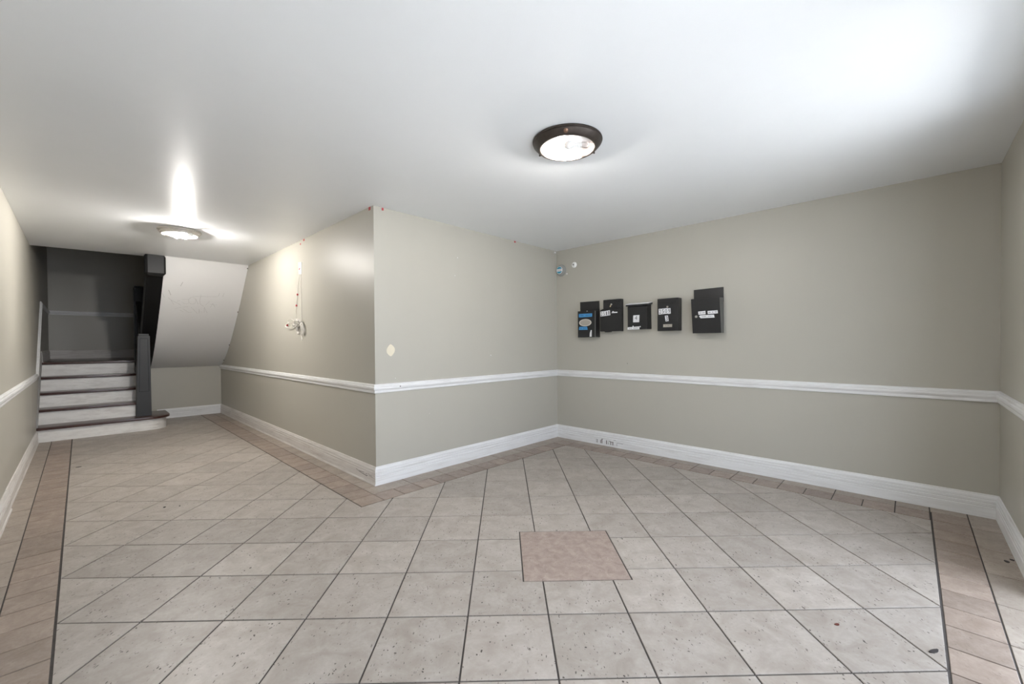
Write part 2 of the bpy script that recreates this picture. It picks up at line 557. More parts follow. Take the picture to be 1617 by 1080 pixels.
def visible_floor(x, y):
    # floor in front of the camera only
    d = x * F.x + y * F.y
    r = x * R.x + y * R.y
    return d > -0.1 and abs(r) < d * 1.3 + 2.2

bx0, bx1, by0, by1 = 1.5 - BH, 1.5 + BH, 0.5 - BH, 0.5 + BH
for i in range(-20, 14):
    for j in range(-12, 17):
        rects = []
        a = (i + gc, i + 1 - gc, j + gc, j + 1 - gc)
        if bx0 < a[1] and bx1 > a[0] and by0 < a[3] and by1 > a[2]:
            # subtract the brown square
            if a[0] < bx0: rects.append((a[0], bx0 - 2 * gc, a[2], a[3]))
            if a[1] > bx1: rects.append((bx1 + 2 * gc, a[1], a[2], a[3]))
            m0, m1 = max(a[0], bx0 - 2 * gc), min(a[1], bx1 + 2 * gc)
            if a[2] < by0: rects.append((m0, m1, a[2], by0 - 2 * gc))
            if a[3] > by1: rects.append((m0, m1, by1 + 2 * gc, a[3]))
        else:
            rects.append(a)
        polys = []
        for r in rects:
            p = cellpoly(*r)
            p = clip(p, -1, 0, -FX0); p = clip(p, 1, 0, FX1) if p else p
            p = clip(p, 0, -1, -FY0) if p else p
            p = clip(p, 0, 1, FY1) if p else p
            if len(p) < 3: continue
            quad = clip(clip(p, -1, 0, -FXI), 0, -1, -FYI) if len(clip(p, -1, 0, -FXI)) > 2 else []
            if len(quad) > 2 and area(quad) > 1e-6:
                p1 = clip(p, 1, 0, FXI)
                p2 = clip(clip(p, -1, 0, -FXI), 0, 1, FYI) if len(clip(p, -1, 0, -FXI)) > 2 else []
                both = [q for q in (p1, p2) if len(q) > 2 and area(q) > 1e-5]
                # straddling the inner corner
                polys += both
            else:
                polys.append(p)
        # drop what lies under the staircase or out of sight
        good = []
        for p in polys:
            cx = sum(q[0] for q in p) / len(p); cy = sum(q[1] for q in p) / len(p)
            if min(q[1] for q in p) > 7.92 and max(q[0] for q in p) < 0.83: continue
            if not visible_floor(cx, cy): continue
            if area(p) > 2e-4: good.append(p)
        if good: place(good, M['tile'])
# the big brown tile
bt = place([cellpoly(bx0, bx1, by0, by1)], M['brown'], 'center_tile')
bt['label'] = 'large plain brown square tile set into the pale field'

def strip(axis, fixed, span, phase, pitch, mat, name, w, ends=(True, True)):
    """run of border tiles; axis 'y' runs along Y with X range fixed"""
    k0 = math.floor((span[0] - phase) / pitch)
    k = k0
    while phase + k * pitch < span[1]:
        a, b = max(phase + k * pitch, span[0]), min(phase + (k + 1) * pitch, span[1])
        k += 1
        if b - a < 0.012: continue
        a += w; b -= w
        q = (fixed[0], fixed[1], a, b) if axis == 'y' else (a, b, fixed[0], fixed[1])
        cx, cy = (q[0] + q[1]) / 2, (q[2] + q[3]) / 2
        if not visible_floor(cx, cy): continue
        place([[(q[0], q[2]), (q[1], q[2]), (q[1], q[3]), (q[0], q[3])]], mat, name, random.uniform(-0.0008, 0.0))

Gd, Gt, Gj = 0.0032, 0.0032, 0.0034   # dark long joints, thin long joints, cross joints
# left border
strip('y', (-0.270 + Gd, -0.093 - Gd), (-0.10, 7.9), 3.847, 0.1795, M['listello'], 'border_tile', Gj)
strip('y', (XL, -0.270 - Gd), (-0.4, 7.9), 3.66, 0.3590, M['edge'], 'edge_tile', Gj)
# border along the long side of the block
strip('y', (1.443 + Gt, 1.627 - Gt), (2.953, FY1), 3.865, 0.1818, M['listello'], 'border_tile', Gj)
strip('y', (1.627 + Gt, XB), (3.309, FY1), 3.865, 0.3636, M['edge'], 'edge_tile', Gj)
# border along the short face
strip('x', (2.953 + Gt, 3.130 - Gt), (1.627, 3.973), 1.987, 0.1800, M['listello'], 'border_tile', Gj)
strip('x', (3.130 + Gt, YB), (1.627, XM), 1.987, 0.3600, M['edge'], 'edge_tile', Gj)
# border along the mailbox wall
strip('y', (3.976 + Gt, 4.150 - Gt), (-0.102, 3.130), 0.078, 0.1795, M['listello'], 'border_tile', Gj)
strip('y', (4.150 + Gt, XM), (-0.102, 3.130), 0.078, 0.3590, M['edge'], 'edge_tile', Gj)
# border along the front wall
strip('x', (-0.288 + Gd, -0.108 - Gd), (-0.09, 4.165), 3.985, 0.1795, M['listello'], 'border_tile', Gj)
strip('x', (YR, -0.288 - Gd), (-0.3, XM), 3.986, 0.3590, M['edge'], 'edge_tile', Gj)
strip('y', (4.170, XM), (-0.288, -0.102), -0.288, 0.3, M['edge'], 'edge_tile', Gj)
# outdoor slab beyond the doorway
wbox('floor_outside', (-6, 9, -9, YR - WT, -0.12, -0.02), M['concrete'])

for a_, b_ in ((DOOR_X0, DOOR_X1), (ADDED_DOOR_X0, ADDED_DOOR_X1)):
    struct(MB().box(a_, b_, YR - WT, YR, -0.04, 0.004).build('trim_threshold', M['concrete']))
# ------------------------------------------------------------------ mouldings
RAIL = [(0.0, 0.792), (0.010, 0.792), (0.013, 0.800), (0.013, 0.815), (0.018, 0.820), (0.024, 0.832), (0.024, 0.846), (0.017, 0.850), (0.017, 0.858), (0.012, 0.867), (0.0, 0.870)]
BASE = [(0.0, 0.0), (0.020, 0.0), (0.020, 0.012), (0.016, 0.020), (0.016, 0.088), (0.0125, 0.091), (0.0125, 0.094), (0.016, 0.098), (0.016, 0.112), (0.0125, 0.115), (0.0125, 0.118), (0.015, 0.122), (0.014, 0.134), (0.009, 0.146), (0.007, 0.156), (0.0, 0.159)]
BASE2 = [(0.0, 0.0), (0.016, 0.0), (0.016, 0.070), (0.0125, 0.073), (0.0125, 0.076), (0.016, 0.080), (0.016, 0.096), (0.0125, 0.099), (0.0125, 0.102), (0.016, 0.106), (0.016, 0.120), (0.013, 0.123), (0.013, 0.126), (0.015, 0.130), (0.013, 0.142), (0.008, 0.150), (0.006, 0.158), (0.0, 0.160)]
def run(prof, p0, p1, nrm, m0, m1, dz0=0.0, dz1=0.0):
    """profile swept p0 -> p1; nrm wall normal; m mitres (+1 lengthens outwards, -1 shortens)"""
    p0, p1, nrm = Vector(p0), Vector(p1), Vector(nrm)
    t = (p1 - p0); t.z = 0; t.normalize()
    r0 = [tuple(p0 + nrm * o - t * o * m0 + Vector((0, 0, z + dz0))) for o, z in prof]
    r1 = [tuple(p1 + nrm * o + t * o * m1 + Vector((0, 0, z + dz1))) for o, z in prof]
    return MB().rings([r0, r1])
tn = [0]
def rail(mb, mat=None):
    tn[0] += 1
    return struct(mb.build('trim_%d' % tn[0], mat or M['trim'], smooth=False))
rail(run(RAIL, (XB, YB, 0), (XB, YFAR - 0.01, 0), (-1, 0, 0), 1, 0))                 # long side
rail(run(RAIL, (XB, YB, 0), (XM, YB, 0), (0, -1, 0), 1, -1))                         # short face
rail(run(RAIL, (XM, YB, 0), (XM, YR, 0), (-1, 0, 0), -1, -1))                        # mailbox wall
rail(run(RAIL, (XM, YR, 0), (DOOR_X1 + 0.06, YR, 0), (0, 1, 0), -1, 0))              # front wall
rail(run(RAIL, (DOOR_X0 - 0.06, YR, 0), (ADDED_DOOR_X1 + 0.06, YR, 0), (0, 1, 0), 0, 0))
rail(run(RAIL, (XL, YR, 0), (XL, 8.0, 0), (1, 0, 0), -1, 0))                         # left wall
rail(run(RAIL, (XL, 8.0, 0), (XL, 9.05, 0), (1, 0, 0), 0, 0, 0.0, 0.995))            # climbing the stair
rail(run(RAIL, (XL, 9.05, 0), (XL, YBACK, 0), (1, 0, 0), 0, -1, 0.995, 0.995))
rail(run(RAIL, (XL, YBACK, 0), (XB, YBACK, 0), (0, -1, 0), -1, 0, 0.995, 0.995))
def base(name, mb, mat=None):
    return struct(mb.build(name, mat or M['trim']))
b_mid = base('baseboard_middle', run(BASE, (XB, YB, 0), (XB, YFAR, 0), (-1, 0, 0), 1, -1), M['base_dirty'])
b_in = base('baseboard_inner', run(BASE2, (XB, YB, 0), (XM, YB, 0), (0, -1, 0), 1, -1))
b_r = base('baseboard_right', run(BASE2, (XM, YB, 0), (XM, YR, 0), (-1, 0, 0), -1, -1))
base('baseboard_front', run(BASE2, (XM, YR, 0), (DOOR_X1 + 0.06, YR, 0), (0, 1, 0), -1, 0))
base('baseboard_front', run(BASE2, (DOOR_X0 - 0.06, YR, 0), (ADDED_DOOR_X1 + 0.06, YR, 0), (0, 1, 0), 0, 0))
base('baseboard_left', run(BASE, (XL, 4.80, 0), (XL, 7.86, 0), (1, 0, 0), 0, 0), M['base_dirty'])
base('baseboard_left', run([(o * 1.55, z * 0.97) for o, z in BASE], (XL, YR, 0), (XL, 4.80, 0), (1, 0, 0), -1, 0), M['base_dirty'])
base('baseboard_under_stairs', run(BASE, (0.86, YFAR, 0), (XB, YFAR, 0), (0, -1, 0), 0, -1))
base('baseboard_landing', run(BASE, (XL, 8.98, LAND), (XL, YBACK, LAND), (1, 0, 0), 0, -1), M['base_dirty'])
base('baseboard_back', run(BASE, (XL, YBACK, LAND), (XB, YBACK, LAND), (0, -1, 0), -1, 0), M['base_dirty'])
# casing round the doorway and the added opening
dc = MB()
for a_, b_ in ((DOOR_X0, DOOR_X1), (ADDED_DOOR_X0, ADDED_DOOR_X1)):
    dc.box(a_ - 0.06, a_, YR, YR + 0.018, 0, DOOR_H + 0.05)
    dc.box(b_, b_ + 0.06, YR, YR + 0.018, 0, DOOR_H + 0.05)
    dc.box(a_, b_, YR, YR + 0.018, DOOR_H, DOOR_H + 0.05)
rail(dc)

# ------------------------------------------------------------------ staircase
st = empty('staircase', (0.1, 7.9, 0), 'staircase with dark wooden treads, white risers and black newels at the end of the hallway', 'staircase')
RUN, Y0 = 0.27, 7.90
ZT = [0.190, 0.390, 0.588, 0.786, LAND]
TH = 0.034
NX = 0.605             # right end of the upper steps
def bull(x_end, r, y0, yb, x_left):
    """step outline with a rounded right end"""
    pts = [(x_left, y0)]
    cx, cy = x_end - r, y0 + r
    for k in range(0, 11):
        a = -math.pi / 2 + math.pi * 0.5 * k / 10
        pts.append((cx + r * math.cos(a), cy + r * math.sin(a)))
    pts.append((x_end, yb)); pts.append((x_left, yb))
    return pts
# first step with its rounded end
pr = bull(0.885, 0.22, Y0, 8.55, XL)
MB().prism(pr, 0, ZT[0] - TH).build('riser', M['riser'], st, smooth=True)
MB().prism(bull(0.925, 0.25, Y0 - 0.035, 8.56, XL), ZT[0] - TH, ZT[0]).build('tread', M['tread'], st, bev=0.007, smooth=True)
for k in range(1, 5):
    y = Y0 + k * RUN
    MB().box(XL, NX, y, y + 0.02, ZT[k - 1], ZT[k] - TH).build('riser', M['riser'], st)
    y2 = y + RUN + 0.02 if k < 4 else YBACK
    if k < 4:
        MB().box(XL, NX, y - 0.03, y2, ZT[k] - TH, ZT[k]).build('tread', M['tread'], st, bev=0.008, smooth=True)
    else:
        MB().box(XL, XB, y - 0.03, y2, ZT[k] - TH, ZT[k]).build('landing', M['tread'], st, bev=0.008, smooth=True)
# wall side skirt board
sk = MB()
sk.hexa([(XL, Y0 + 0.005, 0.17), (XL, 8.99, LAND + 0.0), (XL, 8.99, LAND + 0.150), (XL, Y0 + 0.005, 0.30)],
        [(XL + 0.012, Y0 + 0.005, 0.17), (XL + 0.012, 8.99, LAND + 0.0), (XL + 0.012, 8.99, LAND + 0.150), (XL + 0.012, Y0 + 0.005, 0.30)])
sk.build('skirt_board', M['skirt'], st)['label'] = 'grey skirt board along the left wall'
# closed side panel under the steps
sp = MB()
sp.hexa([(NX, 8.10, 0.19), (NX, 9.08, 0.19), (NX, 9.08, LAND + 0.04), (NX, 8.10, 0.30)],
        [(NX + 0.10, 8.10, 0.19), (NX + 0.10, 9.08, 0.19), (NX + 0.10, 9.08, LAND + 0.04), (NX + 0.10, 8.10, 0.30)])
sp.build('side_panel', M['black'], st)
# lower newel post, tapered, with a raised frame and a small cap
yn0, yn1 = 8.05, 8.21
nb = MB().hexa([(0.546, yn0, 0.19), (0.715, yn0, 0.19), (0.715, yn1 + 0.01, 0.19), (0.546, yn1 + 0.01, 0.19)],
               [(0.572, yn0, 1.36), (0.708, yn0, 1.36), (0.708, yn1, 1.36), (0.572, yn1, 1.36)])
npost = nb.build('newel_post', M['char'], st, bev=0.004)
MB().box(0.584, 0.697, yn0 + 0.012, yn1 - 0.012, 1.36, 1.39).build('cap', M['char'], npost, bev=0.004)
fr = MB()
def fx(z, s):   # frame follows the taper
    t = (z - 0.19) / 1.17
    l = 0.546 + 0.026 * t; r = 0.715 - 0.007 * t
    return l + 0.026 if s < 0 else r - 0.026
for s in (-1, 1):
    a, b = fx(0.55, s), fx(1.32, s)
    fr.hexa([(a - 0.004, yn0 - 0.004, 0.55), (a + 0.004, yn0 - 0.004, 0.55), (a + 0.004, yn0 + 0.004, 0.55), (a - 0.004, yn0 + 0.004, 0.55)],
            [(b - 0.004, yn0 - 0.004, 1.32), (b + 0.004, yn0 - 0.004, 1.32), (b + 0.004, yn0 + 0.004, 1.32), (b - 0.004, yn0 + 0.004, 1.32)])
for z in (0.55, 1.32):
    fr.box(fx(z, -1), fx(z, 1), yn0 - 0.004, yn0 + 0.004, z - 0.004, z + 0.004)
fr.build('panel_frame', M['black'], npost)
# landing newel
ln = MB().box(0.598, 0.745, 8.93, 9.08, 0.70, 2.15).build('newel_post', M['black'], st, bev=0.006)
MB().box(0.606, 0.737, 8.938, 9.072, 2.15, 2.172).build('cap', M['black'], ln, bev=0.005)
# hand rail and closed panel between the two newels
MB().hexa([(0.612, yn1, 1.22), (0.682, yn1, 1.22), (0.682, yn1, 1.29), (0.612, yn1, 1.29)],
          [(0.618, 8.93, 1.86), (0.688, 8.93, 1.86), (0.688, 8.93, 1.935), (0.618, 8.93, 1.935)]).build('handrail', M['char'], st, bev=0.012, smooth=True)
MB().hexa([(0.632, yn1, 0.24), (0.668, yn1, 0.24), (0.668, yn1, 1.22), (0.632, yn1, 1.22)],
          [(0.638, 8.93, 0.80), (0.672, 8.93, 0.80), (0.672, 8.93, 1.86), (0.638, 8.93, 1.86)]).build('balustrade_panel', M['black'], st)
# stringer of the upper flight, running down from the ceiling to the landing newel
sr = MB()
ys = [7.16, 7.3, 7.61, 8.0, 8.24, 8.5, 8.75, 8.96]
xl_ = lambda y: 0.612 + 0.010 * (y - 7.16)
xr_ = lambda y: 0.790 - 0.008 * (y - 7.16)
sr.rings([[(xl_(y), y, soff_z(y) - 0.035), (xr_(y), y, soff_z(y) - 0.035), (xr_(y), y, soff_z(y) + 0.26), (xl_(y), y, soff_z(y) + 0.26)] for y in ys])
sr.build('stringer', M['black'], st)
# squared drop end of the upper newel poking through the ceiling
MB().box(0.592, 0.797, 7.10, 7.30, 2.143, 2.47).build('newel_drop', M['drop'], st, bev=0.022, seg=1)

# ------------------------------------------------------------------ marks on the structure
# scratched graffiti on the sloped ceiling
G_ST = [[(1.009, 7.374), (0.995, 7.406), (0.989, 7.426)], [(0.863, 7.478), (0.893, 7.538)], [(0.80, 7.523), (0.827, 7.571)], [(0.865, 7.568), (0.901, 7.595), (0.939, 7.656)], [(0.901, 7.595), (0.99, 7.639), (1.026, 7.664)], [(0.971, 7.608), (1.001, 7.594)], [(1.024, 7.611), (1.055, 7.635), (1.092, 7.633), (1.108, 7.625)], [(1.021, 7.581), (1.096, 7.577)], [(1.12, 7.552), (1.099, 7.576), (1.106, 7.612), (1.137, 7.637), (1.175, 7.628), (1.187, 7.595), (1.177, 7.566), (1.153, 7.549), (1.12, 7.552)], [(1.139, 7.533), (1.178, 7.536), (1.444, 7.521)], [(1.236, 7.511), (1.231, 7.574), (1.242, 7.63), (1.293, 7.662)], [(1.182, 7.565), (1.221, 7.638)], [(1.307, 7.643), (1.35, 7.588)], [(1.368, 7.626), (1.452, 7.631)], [(1.395, 7.614), (1.373, 7.671)], [(1.395, 7.614), (1.434, 7.667)], [(1.456, 7.475), (1.449, 7.518)], [(1.514, 7.471), (1.503, 7.521)], [(0.956, 7.715), (1.034, 7.687), (1.109, 7.676)], [(1.02, 7.732), (1.064, 7.757)], [(1.048, 7.71), (1.126, 7.761), (1.163, 7.749)], [(1.143, 7.681), (1.229, 7.77)], [(1.242, 7.706), (1.249, 7.769)], [(1.245, 7.741), (1.289, 7.746)], [(1.301, 7.675), (1.31, 7.752)], [(1.301, 7.675), (1.352, 7.761)]]
gr = MB()
for k, s_ in enumerate(G_ST):
    w = 0.0022 if k not in (0, 1) else 0.005
    Q = []
    for (xa, ya), (xb_, yb_) in zip(s_, s_[1:]):
        Q += [(xa + (xb_ - xa) * t / 4, ya + (yb_ - ya) * t / 4) for t in range(4)]
    Q.append(s_[-1])
    P = [Vector((x, y, soff_z(y) - 0.0015)) for x, y in Q]
    for a, b in zip(P, P[1:]):
        t = (b - a).normalized()
        n_ = Vector((0, -0.73, -0.68))
        q = t.cross(n_).normalized() * w * 0.5
        gr.add([a - q, a + q, b + q * 0.6, b - q * 0.6], [(0, 1, 2, 3)])
tag(gr.build('graffiti', M['scratch'], sof), kind='stuff', label='thin scratched scrawl across the sloped ceiling')
# nail heads along the soffit seam
for x, y in [(0.93, 8.93), (1.25, 8.945), (1.70, 8.93)]:
    MB().lathe([(0.010, 0), (0.008, -0.004)], (x, y, soff_z(y) - 0.001), n=10).build('nail_head', M['plastic'], sof)
for y in (7.14, 7.72, 8.3, 8.7):
    MB().lathe([(0.011, 0), (0.007, -0.012)], (XB, y, soff_z(y) - 0.004), axis='x', n=8).build('nail_head', M['pencil'], sof)
# cream filler patch, red tape scraps, holes on the short face
pt = [(1.897 + 0.038 * math.cos(a) * (1 + 0.10 * math.sin(2.0 * a + 0.8)), 1.16 + 0.050 * math.sin(a) * (1 + 0.07 * math.cos(4 * a))) for a in [2 * math.pi * k / 18 for k in range(18)]]
MB().hexa([(x, YB, z) for x, z in pt], [(x, YB - 0.0012, z) for x, z in pt]).build('filler_patch', M['patch'], win)['label'] = 'cream filler patch'
for x, z, w, h in [(1.832, 2.386, 0.016, 0.022), (3.502, 2.390, 0.022, 0.018)]:
    MB().box(x - w / 2, x + w / 2, YB - 0.003, YB, z - h / 2, z + h / 2).build('tape_scrap', M['red'], win)['label'] = 'red tape scrap'
for x, z, r in [(2.656, 2.084, 0.006), (3.107, 1.085, 0.007), (1.94, 0.91, 0.004), (2.3, 0.55, 0.003), (2.62, 1.9, 0.004)]:
    MB().lathe([(r, 0), (r * 0.6, -0.003)], (x, YB, z), axis='y', n=8).build('paint_chip', M['plastic'], win)
MB().lathe([(0.006, 0), (0.004, -0.003)], (1.975, YB - 0.025, 0.838), axis='y', n=8).build('nail_hole', M['pencil'], win)
MB().box(4.235, 4.262, YB - 0.01, YB, 2.372, 2.388).build('plaster_crumb', M['plastic'], win)
for y, z, w, h in [(3.375, 2.388, 0.03, 0.03), (4.895, 2.385, 0.03, 0.02), (5.0, 2.358, 0.02, 0.018)]:
    MB().box(XB - 0.003, XB, y - w / 2, y + w / 2, z - h / 2, z + h / 2).build('tape_scrap', M['red'], wmid)['label'] = 'red tape scrap'
# dark drips on the mailbox-wall baseboard
dr = MB()
XD = XM - 0.0166
for y, z0, z1, w in [(2.699, 0.004, 0.056, 0.008), (2.712, 0.02, 0.05, 0.004), (2.652, 0.004, 0.054, 0.010), (2.635, 0.004, 0.072, 0.011), (2.573, 0.012, 0.066, 0.012), (2.548, 0.01, 0.05, 0.005), (2.518, 0.006, 0.055, 0.010), (2.490, 0.006, 0.060, 0.011), (2.438, 0.01, 0.056, 0.004)]:
    dr.box(XD, XD + 0.001, y - w / 2, y + w / 2, max(z0, 0.022), z1)
for y0, y1, z, h in [(2.72, 2.69, 0.060, 0.004), (2.66, 2.63, 0.058, 0.005), (2.64, 2.622, 0.074, 0.006), (2.55, 2.52, 0.062, 0.005), (2.53, 2.482, 0.057, 0.007), (2.435, 2.40, 0.058, 0.004), (2.395, 2.36, 0.057, 0.004), (2.48, 2.45, 0.083, 0.003)]:
    dr.box(XD, XD + 0.001, y1, y0, z - h / 2, z + h / 2)
tag(dr.build('dirt_drips', M['pencil'], b_r), kind='stuff')
sc = MB()
XS = XB - 0.0166
for pts in [[(3.52, 0.064), (3.46, 0.058), (3.43, 0.066)], [(3.60, 0.072), (3.50, 0.078)], [(3.42, 0.086), (3.40, 0.074), (3.37, 0.07)], [(3.44, 0.080), (3.47, 0.068)], [(3.37, 0.083), (3.345, 0.060)], [(3.65, 0.08), (3.56, 0.066), (3.44, 0.055)]]:
    for (y0, z0), (y1, z1) in zip(pts, pts[1:]):
        sc.hexa([(XS, y0, z0 - 0.0018), (XS, y0, z0 + 0.0018), (XS, y1, z1 + 0.0018), (XS, y1, z1 - 0.0018)], [(XS + 0.001, y0, z0 - 0.0018), (XS + 0.001, y0, z0 + 0.0018), (XS + 0.001, y1, z1 + 0.0018), (XS + 0.001, y1, z1 - 0.0018)])
tag(sc.build('scratches', M['pencil'], b_mid), kind='stuff')

# ------------------------------------------------------------------ ceiling lights
def sphere_prof(r, n=10, z0=0.0):
    return [(r * math.sin(math.pi * k / n) + 1e-4, z0 - r * math.cos(math.pi * k / n)) for k in range(n + 1)]

L1 = (1.994, 1.456, HC)
l1 = empty('ceiling_light', L1, 'round bronze flush ceiling light missing its glass, over the middle of the room', 'ceiling light')
rim = MB().lathe([(0.188, 0.0), (0.201, -0.003), (0.203, -0.009), (0.197, -0.013), (0.199, -0.019), (0.194, -0.025), (0.180, -0.040), (0.172, -0.046), (0.163, -0.049), (0.156, -0.047), (0.153, -0.040), (0.158, -0.012), (0.158, -0.006)], L1, n=64, caps=False)
rim.build('rim', M['bronze'], l1, smooth=True)
MB().lathe([(0.185, -0.001), (0.185, -0.005), (0.150, -0.007), (0.001, -0.007)], L1, n=48).build('reflector', M['reflector'], l1, smooth=True)
# finial screws round the rim
for ang, mat, r in [(214, 'copper', 0.0095), (338, 'bronze', 0.007), (98, 'bronze', 0.007)]:
    a = math.radians(ang)
    d = Vector((math.cos(a), math.sin(a), -0.9)).normalized()
    c = Vector(L1) + Vector((0.186 * math.cos(a), 0.186 * math.sin(a), -0.033))
    MB().lathe_dir([(r * 1.3, -0.003), (r * 1.3, 0.002), (r * 0.75, 0.004), (r * 0.7, 0.008), (0.001, 0.010)], c, d, 14).build('screw', M[mat], l1, smooth=True)
# two lamp holders with bulbs lying side by side
ax = Vector((0.70, -0.71, 0))
def holder(c, d, lit, root, r=0.031):
    c = Vector(c); d = Vector(d).normalized()
    s_ = MB()
    prof = [(0.019, 0.0), (0.019, 0.006), (0.0165, 0.009), (0.019, 0.012), (0.0165, 0.017), (0.019, 0.021), (0.0165, 0.025), (0.018, 0.030), (0.016, 0.040)]
    s_.lathe_dir(prof, c, d, 20).build('socket', M['porcelain'], root, smooth=True)
    bprof = [(0.014, 0.0)] + [(0.014 + (r - 0.014) * (0.5 - 0.5 * math.cos(math.pi * k / 6)), 0.004 + 0.034 * k / 6) for k in range(7)]
    bprof += [(r * math.cos(math.pi / 2 * k / 8) + 1e-4, 0.038 + r * math.sin(math.pi / 2 * k / 8)) for k in range(1, 9)]
    MB().lathe_dir(bprof, c + d * 0.036, d, 24).build('bulb', M[lit] if lit else M['porcelain'], root, smooth=True)
holder((2.105, 1.470, HC - 0.043), (-0.85, 0.45, -0.12), 'bulb_one', l1, 0.030)
holder((2.030, 1.385, HC - 0.038), (-0.80, 0.58, -0.05), False, l1, 0.027)
MB().tube(spline([(2.060, 1.405, HC - 0.010), (2.070, 1.41, HC - 0.026), (2.100, 1.39, HC - 0.026), (2.095, 1.37, HC - 0.010)], 4), 0.004).build('wire_clip', M['nickel'], l1, smooth=True)

L2 = (0.725, 5.44, HC)
l2 = empty('ceiling_light', L2, 'small nickel flush ceiling light with a bare glowing bulb, near the stairs', 'ceiling light')
MB().lathe([(0.150, 0.0), (0.182, -0.002), (0.184, -0.010), (0.174, -0.014), (0.176, -0.022), (0.166, -0.026), (0.167, -0.034), (0.157, -0.038), (0.156, -0.046), (0.148, -0.050), (0.142, -0.046), (0.146, -0.010)], L2, n=56, caps=False).build('rim', M['lampring'], l2, smooth=True)
MB().lathe([(0.150, -0.001), (0.150, -0.006), (0.001, -0.008)], L2, n=40).build('pan', M['whitepan'], l2, smooth=True)
holder((0.80, 5.30, HC - 0.052), (-0.60, 0.80, -0.16), 'bulb_two', l2, 0.030)
holder((0.64, 5.50, HC - 0.036), (0.60, 0.3, -0.1), False, l2, 0.024)

# ------------------------------------------------------------------ mailboxes (wall plane X = XM, faces towards -X)
def q4(y0, y1, z0, z1):
    """TL, TR, BR, BL with the left (larger Y) first"""
    return [(y0, z1), (y1, z1), (y1, z0), (y0, z0)]
def label(root, quad, x, mat='label', name='label', th=0.0012):
    return MB().plate(quad, x, th).build(name, M[mat], root)
def scrawl(parent, quad, x, mat='greyink', rows=1, gaps=(0.45,), m=0.1):
    """illegible print: a row of short strokes"""
    TL, TR, BR, BL = [Vector(q) for q in quad]
    b = MB()
    for r in range(rows):
        v0 = 0.28 + 0.44 * (r + 0.5) / rows if rows > 1 else 0.5
        n = 12
        for k in range(n):
            u = m + (1 - 2 * m) * (k + 0.5) / n
            if any(abs(u - gq) < 0.05 for gq in gaps): continue
            hh = random.uniform(0.10, 0.17) / rows * 1.3
            ww = 0.6 * (1 - 2 * m) / n * random.uniform(0.5, 0.95)
            P = []
            for du, dv in ((-ww / 2, hh), (ww / 2, hh), (ww / 2, -hh), (-ww / 2, -hh)):
                top = TL.lerp(TR, u + du); bot = BL.lerp(BR, u + du)
                P.append(bot.lerp(top, v0 + dv))
            b.plate([(p.x, p.y) for p in P], x, 0.0004)
    return tag(b.build('print', M[mat], parent), kind='stuff')
def digits(root, quad, x, txt, tilt=0.0):
    TL, TR, BR, BL = [Vector(q) for q in quad]
    n = len(txt)
    for k, ch in enumerate(txt):
        a, b = k / n + 0.006, (k + 1) / n - 0.006
        dz = random.uniform(-0.002, 0.002) if n > 1 else 0
        sub = [tuple(v + Vector((0, dz))) for v in (TL.lerp(TR, a), TL.lerp(TR, b), BL.lerp(BR, b), BL.lerp(BR, a))]
        o = label(root, sub, x, 'label', 'number_sticker')
        text_on(sub, x - 0.0016, ch, 0.20 if ch != '1' else 0.34, 0.12, 'digit', M['ink'], o)
def lock(root, x, y, z, r=0.009):
    return MB().lathe([(r, 0), (r, -0.004), (r * 0.8, -0.006), (r * 0.35, -0.006), (r * 0.3, -0.003), (0.0008, -0.003)], (x, y, z), axis='x', n=18).build('lock', M['nickel'], root, smooth=True)

GRP = 'black metal mailboxes on the beige wall'
# 1: blue tapes and oval plaque, tall back plate
b1 = empty('mailbox', (XM, 2.79, 1.281), 'black mailbox with two blue tape labels and an oval plaque, leftmost of the row', 'mailbox', GRP)
d = 0.10
MB().hexa([(XM, 2.913, 1.281), (XM, 2.664, 1.281), (XM, 2.668, 1.600), (XM, 2.917, 1.600)],
          [(XM - d, 2.913, 1.281), (XM - d, 2.661, 1.281), (XM - d, 2.665, 1.593), (XM - d, 2.913, 1.597)]).build('body', M['box'], b1, bev=0.003)
MB().plate([(2.938, 1.716), (2.670, 1.713), (2.668, 1.58), (2.935, 1.58)], XM, 0.014).build('back_plate', M['box'], b1, bev=0.002)
MB().plate([(2.672, 1.590), (2.660, 1.589), (2.662, 1.284), (2.675, 1.284)], XM - d, 0.002).build('edge_strip', M['box_side'], b1)['label'] = 'grey edge strip'
for qd in ([(2.896, 1.564), (2.709, 1.562), (2.710, 1.523), (2.896, 1.522)], [(2.891, 1.409), (2.780, 1.408), (2.773, 1.370), (2.897, 1.371)]):
    o = label(b1, qd, XM - d, 'blue', 'tape_label'); o['label'] = 'blue tape label'
    scrawl(o, qd, XM - d - 0.0012, 'blueink', 1 if qd[0][0] > 2.895 else 2)
ov = [(2.805 + 0.086 * math.cos(a), 1.456 + 0.043 * math.sin(a)) for a in [2 * math.pi * k / 32 for k in range(32)]]
pq = MB().plate(ov, XM - d, 0.004).build('plaque', M['plaque_rim'], b1)
MB().plate([(2.805 + (y - 2.805) * 0.86, 1.456 + (z - 1.456) * 0.82) for y, z in ov], XM - d - 0.004, 0.001).build('plaque_face', M['plaque'], pq)
label(b1, [(2.729, 1.365), (2.716, 1.366), (2.717, 1.287), (2.745, 1.288), (2.742, 1.33)], XM - d, 'label', 'torn_sticker')
lock(b1, XM - d, 2.778, 1.592, 0.006)
